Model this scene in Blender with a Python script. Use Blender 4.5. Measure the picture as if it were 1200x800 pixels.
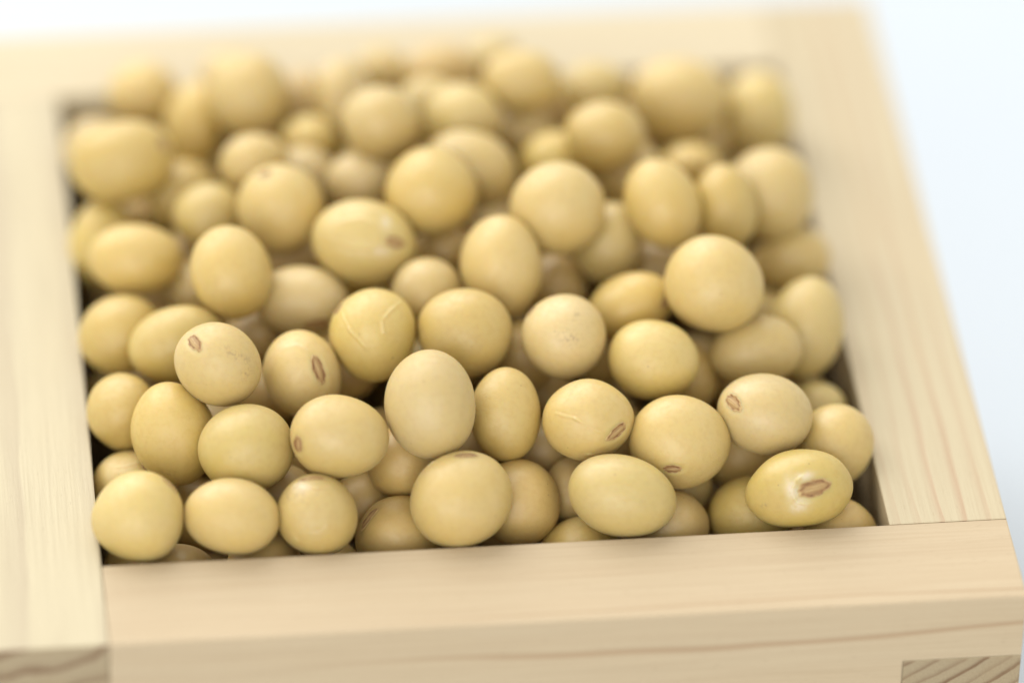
import bpy, bmesh, math, random
import numpy as np
from mathutils import Vector, Matrix

for o in list(bpy.data.objects):
    bpy.data.objects.remove(o)
scene = bpy.context.scene
col = scene.collection
MM = 0.001

# ---------------------------------------------------------------- camera (real metres; box opening corner at the origin)
cam = bpy.data.cameras.new('camera')
cam.sensor_width = 36.0
cam.lens = 220.642
cam.clip_start = 0.01
cam.clip_end = 20.0
cam_obj = bpy.data.objects.new('camera', cam)
col.objects.link(cam_obj)
cam_obj.location = (-19.50 * MM, -420.74 * MM, 356.76 * MM)
cam_obj.rotation_euler = (0.903814, -0.025262, -0.110482)
cam.dof.use_dof = True
cam.dof.focus_distance = 558.0 * MM
cam.dof.aperture_fstop = 6.2
cam.dof.aperture_blades = 0
scene.camera = cam_obj

# ---------------------------------------------------------------- light: soft window light from behind and above, pale room all round
world = bpy.data.worlds.new('World')
scene.world = world
world.use_nodes = True
bg = world.node_tree.nodes['Background']
bg.inputs['Color'].default_value = (1.0, 0.985, 0.95, 1)
bg.inputs['Strength'].default_value = 0.92


def area_light(name, loc, target, size_x, size_y, watts, color):
    l = bpy.data.lights.new(name, 'AREA')
    l.shape = 'RECTANGLE'
    l.size, l.size_y = size_x, size_y
    l.energy = watts
    l.color = color
    o = bpy.data.objects.new(name, l)
    col.objects.link(o)
    o.location = loc
    o.rotation_euler = (Vector(target) - Vector(loc)).to_track_quat('-Z', 'Y').to_euler()
    return o


area_light('window_light', (-0.36, 0.76, 0.80), (0.03, 0.03, 0), 1.4, 1.0, 17.5, (1.0, 0.985, 0.96))
area_light('front_fill_light', (-0.30, -0.95, 0.42), (0.03, 0.03, 0), 1.0, 0.8, 7.8, (1.0, 0.97, 0.92))  # added fill from the front, brightens the front board and bean faces

vs = scene.view_settings
vs.view_transform = 'Standard'
vs.look = 'None'
vs.exposure = 0.09
vs.gamma = 1.0
vs.use_curve_mapping = False
scene.cycles.use_denoising = True
scene.cycles.max_bounces = 10
scene.cycles.diffuse_bounces = 6


# ---------------------------------------------------------------- material helpers
class Nodes:
    def __init__(self, name):
        self.m = bpy.data.materials.new(name)
        self.m.use_nodes = True
        self.t = self.m.node_tree
        self.b = self.t.nodes['Principled BSDF']

    def n(self, kind, **kw):
        x = self.t.nodes.new(kind)
        for k, v in kw.items():
            setattr(x, k, v)
        return x

    def put(self, sock, v):
        if hasattr(v, 'is_output'):
            self.t.links.new(v, sock)
        elif v is not None:
            sock.default_value = v

    def math(self, op, a, b=None, c=None, clamp=False):
        x = self.n('ShaderNodeMath', operation=op, use_clamp=clamp)
        self.put(x.inputs[0], a)
        self.put(x.inputs[1], b)
        self.put(x.inputs[2], c)
        return x.outputs[0]

    def mix(self, fac, a, b):
        x = self.n('ShaderNodeMix', data_type='RGBA')
        self.put(x.inputs[0], fac)
        self.put(x.inputs[6], a if hasattr(a, 'is_output') else (*a, 1))
        self.put(x.inputs[7], b if hasattr(b, 'is_output') else (*b, 1))
        return x.outputs[2]

    def ramp(self, v, lo, hi, to_lo=0.0, to_hi=1.0):
        x = self.n('ShaderNodeMapRange', interpolation_type='SMOOTHSTEP')
        self.put(x.inputs[0], v)
        for i, q in enumerate((lo, hi, to_lo, to_hi)):
            self.put(x.inputs[i + 1], q)
        return x.outputs[0]

    def noise(self, vec, scale, detail=3.0, rough=0.55):
        x = self.n('ShaderNodeTexNoise')
        self.put(x.inputs['Vector'], vec)
        x.inputs['Scale'].default_value = scale
        x.inputs['Detail'].default_value = detail
        x.inputs['Roughness'].default_value = rough
        return x.outputs['Fac']

    def mapping(self, vec, scale=(1, 1, 1), loc=(0, 0, 0)):
        x = self.n('ShaderNodeMapping')
        self.put(x.inputs['Vector'], vec)
        x.inputs['Scale'].default_value = scale
        x.inputs['Location'].default_value = loc
        return x.outputs[0]

    def bump(self, h, strength, dist):
        x = self.n('ShaderNodeBump')
        self.put(x.inputs['Height'], h)
        x.inputs['Strength'].default_value = strength
        x.inputs['Distance'].default_value = dist
        self.t.links.new(x.outputs[0], self.b.inputs['Normal'])


def wood(name, early, late, pith, spacing, seed, end=False, contrast=1.0, streak=0.35, vein=None):
    """Cypress cut from a log: growth rings about a pith line that runs along the board's length (its local x)."""
    N = Nodes(name)
    tc = N.n('ShaderNodeTexCoord')
    p = N.mapping(tc.outputs['Object'], (1000, 1000, 1000))          # millimetres
    wob = N.noise(N.mapping(p, (0.02, 0.10, 0.10), (seed, seed * 2, 0)), 1.0, 2.0)
    wob2 = N.noise(N.mapping(p, (0.05, 0.5, 0.5), (seed * 3, 0, seed)), 1.0, 2.0)
    sx = N.n('ShaderNodeSeparateXYZ')
    N.put(sx.inputs[0], p)
    dy = N.math('SUBTRACT', sx.outputs[1], pith[0])
    dz = N.math('SUBTRACT', sx.outputs[2], pith[1])
    r = N.math('SQRT', N.math('ADD', N.math('MULTIPLY', dy, dy), N.math('MULTIPLY', dz, dz)))
    r = N.math('DIVIDE', r, spacing)
    r = N.math('ADD', r, N.math('MULTIPLY', wob, 1.5))
    r = N.math('ADD', r, N.math('MULTIPLY', wob2, 0.35))
    fr = N.math('FRACT', r)
    ring = N.math('FLOOR', r)
    w = N.n('ShaderNodeTexWhiteNoise', noise_dimensions='1D')
    N.put(w.inputs['W'], N.math('ADD', ring, seed))
    rise = N.ramp(fr, 0.35, 0.93)
    rise = N.math('POWER', rise, 2.2)
    line = N.math('MULTIPLY', rise, N.ramp(fr, 0.95, 1.0, 1.0, 0.0))
    amt = N.math('MULTIPLY', line, N.ramp(w.outputs['Value'], 0.0, 1.0, 0.35, 1.0))
    if vein:                        # one late, reddish ring that crosses the top and the outer face near their common edge
        cut = N.math('SUBTRACT', N.math('DIVIDE', sx.outputs[1], vein[0]), N.math('DIVIDE', sx.outputs[2], vein[1]))
        drift = N.noise(N.mapping(p, (0.022, 0.15, 0.15), (seed * 7, 0, 0)), 1.0, 2.0)
        cut = N.math('ADD', cut, N.math('MULTIPLY', N.math('SUBTRACT', drift, 0.5), 1.3))
        cut = N.math('ABSOLUTE', N.math('SUBTRACT', cut, 1.0))
        fade = N.ramp(sx.outputs[0], 24.0, 50.0, 0.1, 0.8)
        amt = N.math('MAXIMUM', N.math('MULTIPLY', amt, contrast), N.math('MULTIPLY', N.ramp(cut, 0.03, 0.16, 1.0, 0.0), fade))
        contrast = 1.0
    # fibres: very long along the board, fine across it
    if end:
        fib = N.noise(p, 5.0, 3.0, 0.7)
        fib_h = fib
    else:
        fib = N.noise(N.mapping(p, (0.06, 3.2, 3.2), (seed, 0, 0)), 1.0, 4.0, 0.65)
        fib_h = N.noise(N.mapping(p, (0.35, 5.0, 5.0), (seed, 0, 0)), 1.0, 3.0, 0.7)
    broad = N.noise(N.mapping(p, (0.025, 0.22, 0.22), (seed * 5, 0, 0)), 1.0, 2.0)
    amt = N.math('MULTIPLY', amt, contrast, clamp=True)
    c = N.mix(amt, early, late)
    warm = tuple(a * b for a, b in zip(early, (0.98, 0.91, 0.83)))
    c = N.mix(N.math('MULTIPLY', N.ramp(broad, 0.42, 0.68), streak), c, warm)
    c = N.mix(N.math('MULTIPLY', N.ramp(fib, 0.35, 0.75), 0.22), c, tuple(a * 0.80 for a in late))
    # small pores and flecks
    fleck = N.noise(N.mapping(p, (0.9, 7.0, 7.0) if not end else (6, 6, 6), (0, seed, 0)), 1.0, 1.0)
    c = N.mix(N.math('MULTIPLY', N.ramp(fleck, 0.66, 0.80), 0.35), c, tuple(a * 0.72 for a in late))
    N.put(N.b.inputs['Base Color'], c)
    N.put(N.b.inputs['Roughness'], N.ramp(fib, 0.3, 0.8, 0.55, 0.70))
    N.b.inputs['Specular IOR Level'].default_value = 0.22
    h = N.math('ADD', N.math('MULTIPLY', fib_h, 1.0), N.math('MULTIPLY', amt, -0.5))
    N.bump(h, 0.35 if not end else 0.7, 0.00012)
    return N.m


def bean_coat(name, base, alt):
    N = Nodes(name)
    tc = N.n('ShaderNodeTexCoord')
    oi = N.n('ShaderNodeObjectInfo')
    p = N.mapping(tc.outputs['Object'], (1000, 1000, 1000))
    off = N.n('ShaderNodeVectorMath', operation='ADD')
    N.put(off.inputs[0], p)
    sc = N.n('ShaderNodeCombineXYZ')
    k = N.math('MULTIPLY', oi.outputs['Random'], 517.0)
    for i in range(3):
        N.put(sc.inputs[i], k)
    N.put(off.inputs[1], sc.outputs[0])
    q = off.outputs[0]
    blot = N.noise(q, 0.22, 3.0)
    fine = N.noise(q, 1.6, 4.0, 0.6)
    c = N.mix(N.ramp(blot, 0.36, 0.66), base, alt)
    c = N.mix(N.math('MULTIPLY', N.ramp(fine, 0.42, 0.70), 0.34), c, tuple(a * b for a, b in zip(base, (0.86, 0.80, 0.72))))
    # each bean a little lighter or darker than the next
    hsv = N.n('ShaderNodeHueSaturation')
    N.put(hsv.inputs['Color'], c)
    N.put(hsv.inputs['Value'], N.ramp(oi.outputs['Random'], 0.0, 1.0, 0.93, 1.05))
    N.put(hsv.inputs['Saturation'], N.ramp(N.math('FRACT', N.math('MULTIPLY', oi.outputs['Random'], 7.3)), 0, 1, 0.95, 1.06))
    c = hsv.outputs[0]
    # sparse dark specks, of several sizes
    for scale, size, share in ((0.36, 0.030, 0.42), (0.62, 0.036, 0.30), (1.3, 0.050, 0.14)):
        v = N.n('ShaderNodeTexVoronoi')
        N.put(v.inputs['Vector'], q)
        v.inputs['Scale'].default_value = scale
        sep = N.n('ShaderNodeSeparateColor')
        N.put(sep.inputs[0], v.outputs['Color'])
        on = N.math('LESS_THAN', sep.outputs[0], share)
        edge = N.math('ADD', v.outputs['Distance'], N.math('MULTIPLY', fine, 0.035))
        s = N.math('MULTIPLY', N.ramp(edge, size * 1.1, size * 2.0, 1.0, 0.0), on)
        c = N.mix(N.math('MULTIPLY', s, N.ramp(sep.outputs[1], 0, 1, 0.25, 1.0)), c, (0.085, 0.05, 0.022))
    # blemishes set vertex by vertex where the photograph shows them
    a = N.n('ShaderNodeAttribute', attribute_name='pale')
    c = N.mix(N.math('MULTIPLY', a.outputs['Fac'], N.ramp(fine, 0.35, 0.6, 0.45, 1.0)), c, (0.60, 0.52, 0.36))
    a = N.n('ShaderNodeAttribute', attribute_name='stain')
    mott = N.ramp(N.noise(q, 2.6, 4.0, 0.75), 0.47, 0.62)
    c = N.mix(N.math('MULTIPLY', N.math('MULTIPLY', a.outputs['Fac'], mott), 0.55), c, (0.24, 0.165, 0.085))
    N.put(N.b.inputs['Base Color'], c)
    N.b.inputs['Subsurface Weight'].default_value = 0.55
    N.b.inputs['Subsurface Radius'].default_value = (1.0, 0.50, 0.16)
    N.b.inputs['Subsurface Scale'].default_value = 0.0020
    N.put(N.b.inputs['Roughness'], N.math('ADD', N.ramp(fine, 0.3, 0.75, 0.38, 0.52), N.ramp(blot, 0.35, 0.65, 0.0, 0.10)))
    N.b.inputs['Specular IOR Level'].default_value = 0.72
    pits = N.noise(q, 7.0, 3.0, 0.6)
    wr = N.noise(N.mapping(q, (1.1, 3.2, 1.6)), 1.0, 3.0, 0.6)
    wr = N.math('MULTIPLY', N.math('ABSOLUTE', N.math('SUBTRACT', wr, 0.5)), -2.4)
    h = N.math('ADD', N.math('MULTIPLY', pits, 0.45), N.math('MULTIPLY', fine, 0.9))
    h = N.math('ADD', h, N.math('MULTIPLY', wr, N.ramp(blot, 0.45, 0.7, 0.15, 0.8)))
    N.bump(h, 0.30, 0.00009)
    return N.m


COAT = {
    'i': bean_coat('ivory_coat', (0.525, 0.405, 0.182), (0.515, 0.388, 0.152)),
    'c': bean_coat('cream_coat', (0.51, 0.375, 0.125), (0.505, 0.380, 0.142)),
    'y': bean_coat('yellow_coat', (0.51, 0.390, 0.128), (0.505, 0.384, 0.142)),
    'g': bean_coat('olive_yellow_coat', (0.475, 0.364, 0.112), (0.48, 0.360, 0.122)),
    't': bean_coat('tan_shade_coat', (0.475, 0.346, 0.138), (0.455, 0.325, 0.122)),  # tan beans, and the brown of shade put into deep-set ones
}


def eye_material():
    N = Nodes('bean_eye')
    a = N.n('ShaderNodeAttribute', attribute_name='ridge')
    tc = N.n('ShaderNodeTexCoord')
    p = N.mapping(tc.outputs['Object'], (1000, 1000, 1000))
    nz = N.noise(p, 3.5, 4.0, 0.7)
    dark = N.mix(N.ramp(nz, 0.35, 0.7), (0.17, 0.082, 0.032), (0.29, 0.155, 0.062))
    pale = N.mix(N.ramp(nz, 0.3, 0.7), (0.53, 0.385, 0.175), (0.44, 0.30, 0.125))
    N.put(N.b.inputs['Base Color'], N.mix(a.outputs['Fac'], dark, pale))
    N.b.inputs['Roughness'].default_value = 0.5
    N.b.inputs['Specular IOR Level'].default_value = 0.3
    N.bump(nz, 0.3, 0.00006)
    return N.m


EYE = eye_material()


def table_material():
    N = Nodes('white_tabletop')
    tc = N.n('ShaderNodeTexCoord')
    nz = N.noise(tc.outputs['Object'], 9.0, 3.0)
    N.put(N.b.inputs['Base Color'], N.mix(N.ramp(nz, 0.35, 0.65), (0.490, 0.535, 0.58), (0.495, 0.54, 0.585)))
    N.b.inputs['Roughness'].default_value = 0.6
    N.b.inputs['Specular IOR Level'].default_value = 0.2
    return N.m


# ---------------------------------------------------------------- the setting: a white tabletop
W, T, H1, ROWS = 70.0, 10.58, 6.89, 8
H = H1 * ROWS
bm = bmesh.new()
bmesh.ops.create_grid(bm, x_segments=8, y_segments=8, size=1.6)
me = bpy.data.meshes.new('tabletop')
bm.to_mesh(me)
bm.free()
tabletop = bpy.data.objects.new('tabletop', me)
col.objects.link(tabletop)
tabletop.location = (0.03, 0.03, -H * MM)
me.materials.append(table_material())
tabletop['kind'] = 'structure'

# ---------------------------------------------------------------- the box: four finger-jointed boards and a floor
box = bpy.data.objects.new('wooden_box', None)
col.objects.link(box)
box.location = (W / 2 * MM, W / 2 * MM, -H * MM)
box.empty_display_size = 0.02
box['label'] = 'square pale cypress measuring box with finger-jointed corners, filled with soybeans'
box['category'] = 'box'


def board_outline(L):
    """Comb outline in (x along the board, z up); the far end keeps its top finger, the near end gives its top one away."""
    g = 0.02
    right, left = [], []
    for k in range(ROWS):                       # from the top down
        z1, z0 = -k * H1, -(k + 1) * H1
        xr = L if k % 2 == 0 else L - T - g
        xl = T + g if k % 2 == 0 else 0.0
        gr1 = g if (k % 2 == 0 and k) else (0 if k == 0 else -g)
        gr0 = g if k % 2 == 0 else -g
        last = k == ROWS - 1
        right += [(xr, z1 - gr1), (xr, z0 + (0 if last else gr0))]
        gl1 = -g if (k % 2 == 0 and k) else (0 if k == 0 else g)
        gl0 = -g if k % 2 == 0 else g
        left += [(xl, z1 - gl1), (xl, z0 + (0 if last else gl0))]
    return right + left[::-1]


def make_board(name, loc, rot, mats):
    L = W + 2 * T
    bm = bmesh.new()
    pts = board_outline(L)
    front = [bm.verts.new((x * MM, 0, z * MM)) for x, z in pts]
    back = [bm.verts.new((x * MM, T * MM, z * MM)) for x, z in pts]
    n = len(pts)
    bm.faces.new(front)
    bm.faces.new(back[::-1])
    for i in range(n):
        j = (i + 1) % n
        bm.faces.new((front[j], front[i], back[i], back[j]))
    bmesh.ops.recalc_face_normals(bm, faces=bm.faces)
    sharp = [e for e in bm.edges if e.calc_face_angle(0) > 0.5]
    bmesh.ops.bevel(bm, geom=sharp, offset=0.16 * MM, segments=2, affect='EDGES', profile=0.6)
    bm.normal_update()
    for f in bm.faces:
        if abs(f.normal.x) > 0.9:
            f.material_index = 1
    me = bpy.data.meshes.new(name)
    bm.to_mesh(me)
    bm.free()
    for m in mats:
        me.materials.append(m)
    o = bpy.data.objects.new(name, me)
    col.objects.link(o)
    o.parent = box
    o.location = (loc[0] * MM - box.location.x, loc[1] * MM - box.location.y, -box.location.z)
    o.rotation_euler = (0, 0, rot)
    return o


def two(name, early, late, pith, sp, seed, contrast=1.0, streak=0.35, vein=None, end_early=None, end_late=None):
    e2 = end_early or (0.35, 0.28, 0.175)
    l2 = end_late or (0.19, 0.118, 0.065)
    return [wood(name, early, late, pith, sp, seed, False, contrast, streak, vein),
            wood(name + '_end_grain', e2, l2, pith, sp, seed, True, 1.35, 0.3)]


fb = make_board('wall_board', (-T, -T), 0,
                two('front_wood', (0.47, 0.377, 0.25), (0.36, 0.25, 0.15), (38, 26), 3.4, 3.1, 0.10, 0.10, (1.2, 3.8)))
fb['label'] = 'front board with a fine reddish grain line along its outer edge'
rb = make_board('wall_board', (W + T, -T), math.pi / 2,
                two('right_wood', (0.475, 0.410, 0.275), (0.41, 0.285, 0.185), (32, 27), 1.35, 8.4, 0.75, 0.25))
rb['label'] = 'right board with close pinkish grain stripes'
bb = make_board('wall_board', (W + T, W + T), math.pi,
                two('back_wood', (0.53, 0.46, 0.32), (0.46, 0.35, 0.225), (40, 30), 3.0, 5.7, 0.25, 0.15))
lb = make_board('wall_board', (-T, W + T), -math.pi / 2,
                two('left_wood', (0.505, 0.445, 0.305), (0.36, 0.29, 0.21), (-14, 46), 2.9, 12.9, 0.42, 0.10))
lb['label'] = 'left board, palest of the four, with a few grey grain lines'
bm = bmesh.new()
bmesh.ops.create_cube(bm, size=1.0)
bmesh.ops.scale(bm, vec=((W - 0.1) * MM, (W - 0.1) * MM, 7 * MM), verts=bm.verts)
bmesh.ops.bevel(bm, geom=bm.edges[:], offset=0.0002, segments=1, affect='EDGES')
me = bpy.data.meshes.new('bottom_board')
bm.to_mesh(me)
bm.free()
me.materials.append(wood('bottom_wood', (0.48, 0.39, 0.25), (0.39, 0.28, 0.17), (30, 40), 3.0, 21.0))
bo = bpy.data.objects.new('bottom_board', me)
col.objects.link(bo)
bo.parent = box
bo.location = (0, 0, 4.0 * MM)

# ---------------------------------------------------------------- soybeans
_ico = {}


def ico(level):
    if level not in _ico:
        bm = bmesh.new()
        bmesh.ops.create_icosphere(bm, subdivisions=level, radius=1.0)
        v = np.array([q.co[:] for q in bm.verts])
        v /= np.linalg.norm(v, axis=1)[:, None]
        f = np.array([[q.index for q in t.verts] for t in bm.faces], dtype=np.int32)
        bm.free()
        _ico[level] = (v, f)
    return _ico[level]


def new_mesh(name, v, f, attrs=None):
    me = bpy.data.meshes.new(name)
    k = f.shape[1]
    me.vertices.add(len(v))
    me.vertices.foreach_set('co', np.ascontiguousarray(v, dtype=np.float32).ravel())
    me.loops.add(f.size)
    me.loops.foreach_set('vertex_index', f.ravel().astype(np.int32))
    me.polygons.add(len(f))
    me.polygons.foreach_set('loop_start', np.arange(0, f.size, k, dtype=np.int32))
    me.update(calc_edges=True)
    me.polygons.foreach_set('use_smooth', np.ones(len(f), dtype=bool))
    for an, av in (attrs or {}).items():
        a = me.attributes.new(an, 'FLOAT', 'POINT')
        a.data.foreach_set('value', av.astype(np.float32))
    return me


class Bean:
    """Shape of one bean in its own frame (millimetres): a slightly egg-shaped, slightly uneven ellipsoid with creases and a dimple for its eye."""

    def __init__(self, abc, seed, eye=None, creases=()):
        self.abc = np.array(abc)
        rng = random.Random(seed)
        self.waves = [(np.array([rng.gauss(0, 1) for _ in range(3)]) * 1.5, rng.uniform(0, 6.28), rng.uniform(0.009, 0.021)) for _ in range(4)]
        self.waves += [(np.array([rng.gauss(0, 1) for _ in range(3)]) * 3.6, rng.uniform(0, 6.28), rng.uniform(0.001, 0.0028)) for _ in range(3)]
        self.egg = np.array([rng.uniform(-0.045, 0.045), rng.uniform(-0.03, 0.03), 0.0])
        self.creases = creases
        self.eye = None
        if eye:
            n0, d, L, Wd = eye
            n0 = np.array(n0)
            p0 = n0 * self.abc
            N = n0 / self.abc
            N /= np.linalg.norm(N)
            t1 = np.array(d) - N * np.dot(N, d)
            t1 /= np.linalg.norm(t1)
            self.eye = (p0, N, t1, np.cross(N, t1), L, Wd)

    def surface(self, n, dimple=True):
        r = np.ones(len(n))
        for k, ph, am in self.waves:
            r += am * np.sin(n @ k + ph)
        p = n * self.abc * r[:, None]
        e = 1 + n @ self.egg
        p[:, 1] *= e
        p[:, 2] *= e
        nn = n / self.abc
        nn /= np.linalg.norm(nn, axis=1)[:, None]
        disp = np.zeros(len(n))
        self.lifted = np.zeros(len(n))
        q = n * self.abc
        if self.eye is not None and dimple:
            p0, N, t1, t2, L, Wd = self.eye
            rel = q - p0
            rho2 = (rel @ t1 / L) ** 2 + (rel @ t2 / Wd) ** 2
            near = nn @ N > 0.1
            disp += np.where(near, -0.09 * np.exp(-(rho2 / 1.1) ** 2) + 0.02 * np.exp(-((np.sqrt(rho2) - 1.5) / 0.4) ** 2), 0)
        for pts, h, w in self.creases:
            w = w * 0.52 if h > 0 else w
            pts = np.array(pts) * self.abc
            seg = np.concatenate([[0], np.cumsum(np.linalg.norm(np.diff(pts, axis=0), axis=1))])
            tt = np.linspace(0, seg[-1], max(12, int(seg[-1] / 0.12)))
            line = np.stack([np.interp(tt, seg, pts[:, i]) for i in range(3)], 1)
            amp = np.clip(np.minimum(tt, seg[-1] - tt) / (0.18 * seg[-1]) + 0.15, 0, 1)
            amp = amp * (0.85 + 0.15 * np.sin(tt * 5.1 + h * 90)) * (0.88 + 0.12 * np.sin(tt * 13.0))
            line = line + 0.022 * np.sin(tt * 4.0 + 1.0)[:, None] * np.array([0.6, 0.8, 0.0]) + 0.010 * np.sin(tt * 11.0)[:, None] * np.array([0.8, -0.6, 0.0])
            idx = np.where(np.linalg.norm(q - line.mean(0), axis=1) < seg[-1] * 0.75 + 1.2)[0]
            if not len(idx):
                continue
            d = np.linalg.norm(q[idx][:, None, :] - line[None], axis=2)
            m = d.argmin(1)
            dm = d[np.arange(len(idx)), m]
            self.lifted[idx] = np.maximum(self.lifted[idx], 0.40 * amp[m] * np.exp(-(dm / (0.8 * w)) ** 2) * (h > 0.04))
            disp[idx] += 1.15 * h * amp[m] * (np.exp(-np.abs(dm / w) ** 1.5) - 0.15 * np.exp(-((dm - 2.0 * w) / (0.9 * w)) ** 2))
        return p + nn * disp[:, None], nn

    def mesh(self, name, level, pale=(), stain=()):
        n, f = ico(level)
        p, nn = self.surface(n)
        at = {'pale': self.lifted} if self.creases else {}
        for key, blobs in (('pale', pale), ('stain', stain)):
            val = np.zeros(len(n))
            for c, rx, ry in blobs:
                c = np.array(c)
                d = (n - c) * self.abc
                val = np.maximum(val, np.exp(-((d[:, 0] / rx) ** 2 + (d[:, 1] / ry) ** 2 + (d[:, 2] / max(rx, ry)) ** 2)))
            if blobs:
                at[key] = np.maximum(val, at[key]) if key in at else val
        return new_mesh(name, p * MM, f, at)

    def eye_mesh(self, name):
        p0, N, t1, t2, L, Wd = self.eye
        nr, nt = 16, 40
        rho = np.concatenate([[0], np.linspace(1 / nr, 1.0, nr).repeat(nt)])
        th = np.concatenate([[0], np.tile(np.linspace(0, 2 * np.pi, nt, endpoint=False), nr)])
        rng = random.Random(int(abs(p0[0] * 1000)) + 5)
        edge = 1.0 + sum(rng.uniform(0.02, 0.065) * np.sin(k * th + rng.uniform(0, 6.28)) for k in (1, 2, 3, 5, 9))
        skew, off, slant = rng.uniform(-0.12, 0.12), rng.uniform(-0.16, 0.16), rng.uniform(-0.12, 0.12)
        lw = rng.uniform(0.55, 1.0)
        u, v = rho * edge * np.cos(th), rho * edge * np.sin(th)
        v = v + skew * (1 - u ** 2) * rho
        q = p0 + (u * L)[:, None] * t1 + (v * Wd)[:, None] * t2
        n = q / self.abc
        n /= np.linalg.norm(n, axis=1)[:, None]
        p, nn = self.surface(n)
        mid = v - off - slant * u
        ridge = np.exp(-(mid / 0.30) ** 2) * np.clip(1 - (u / 0.92) ** 2, 0, 1) ** 0.5
        groove = np.exp(-((mid - 0.03) / 0.06) ** 2) * np.clip(1 - (u / 0.8) ** 2, 0, 1)
        rim = np.exp(-((rho - 0.88) / 0.10) ** 2)
        lift = 0.015 + 0.10 * ridge - 0.04 * groove + 0.045 * rim - 0.10 * np.clip((rho - 0.93) / 0.07, 0, 1)
        p = p + nn * lift[:, None]
        full = rng.uniform(0.35, 1.0)
        streaks = 0.5 + 0.5 * np.sin(mid * 16 + 2.5 * np.sin(u * 3 + off * 30))
        rag = 0.5 + 0.22 * np.sin(u * 9 + v * 5 + off * 40) + 0.18 * np.sin(v * 13 - u * 6 + skew * 60) + 0.14 * np.sin(u * 21 + v * 17)
        outline = np.exp(-((rho - 0.70) / (0.20 * lw)) ** 2) * np.clip(rag * 1.5, 0.15, 1) * (0.75 + 0.25 * np.sin(th * 2 + slant * 20))
        tone = np.clip(0.60 - 0.48 * full - 0.22 * streaks * rag + (0.40 + 0.4 * full) * ridge * (0.6 + 0.5 * rag) - 0.35 * groove - 0.62 * outline * (1 - 0.7 * ridge)
                       + 0.85 * np.clip((rho - 0.66 - 0.18 * rag) / 0.26, 0, 1), 0, 1)
        faces = []
        for j in range(nt):
            faces.append((0, 1 + j, 1 + (j + 1) % nt, 1 + (j + 1) % nt))
        tri = np.array([f[:3] for f in faces], dtype=np.int32)
        quads = []
        for i in range(nr - 1):
            a, b = 1 + i * nt, 1 + (i + 1) * nt
            for j in range(nt):
                k = (j + 1) % nt
                quads.append((a + j, b + j, b + k))
                quads.append((a + j, b + k, a + k))
        f = np.concatenate([tri, np.array(quads, dtype=np.int32)])
        return new_mesh(name, p * MM, f, {'ridge': tone})


GROUP = 'soybeans heaped in the wooden box'


def tag_bean(o, label):
    o['label'] = label
    o['category'] = 'soybean'
    o['group'] = GROUP


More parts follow.
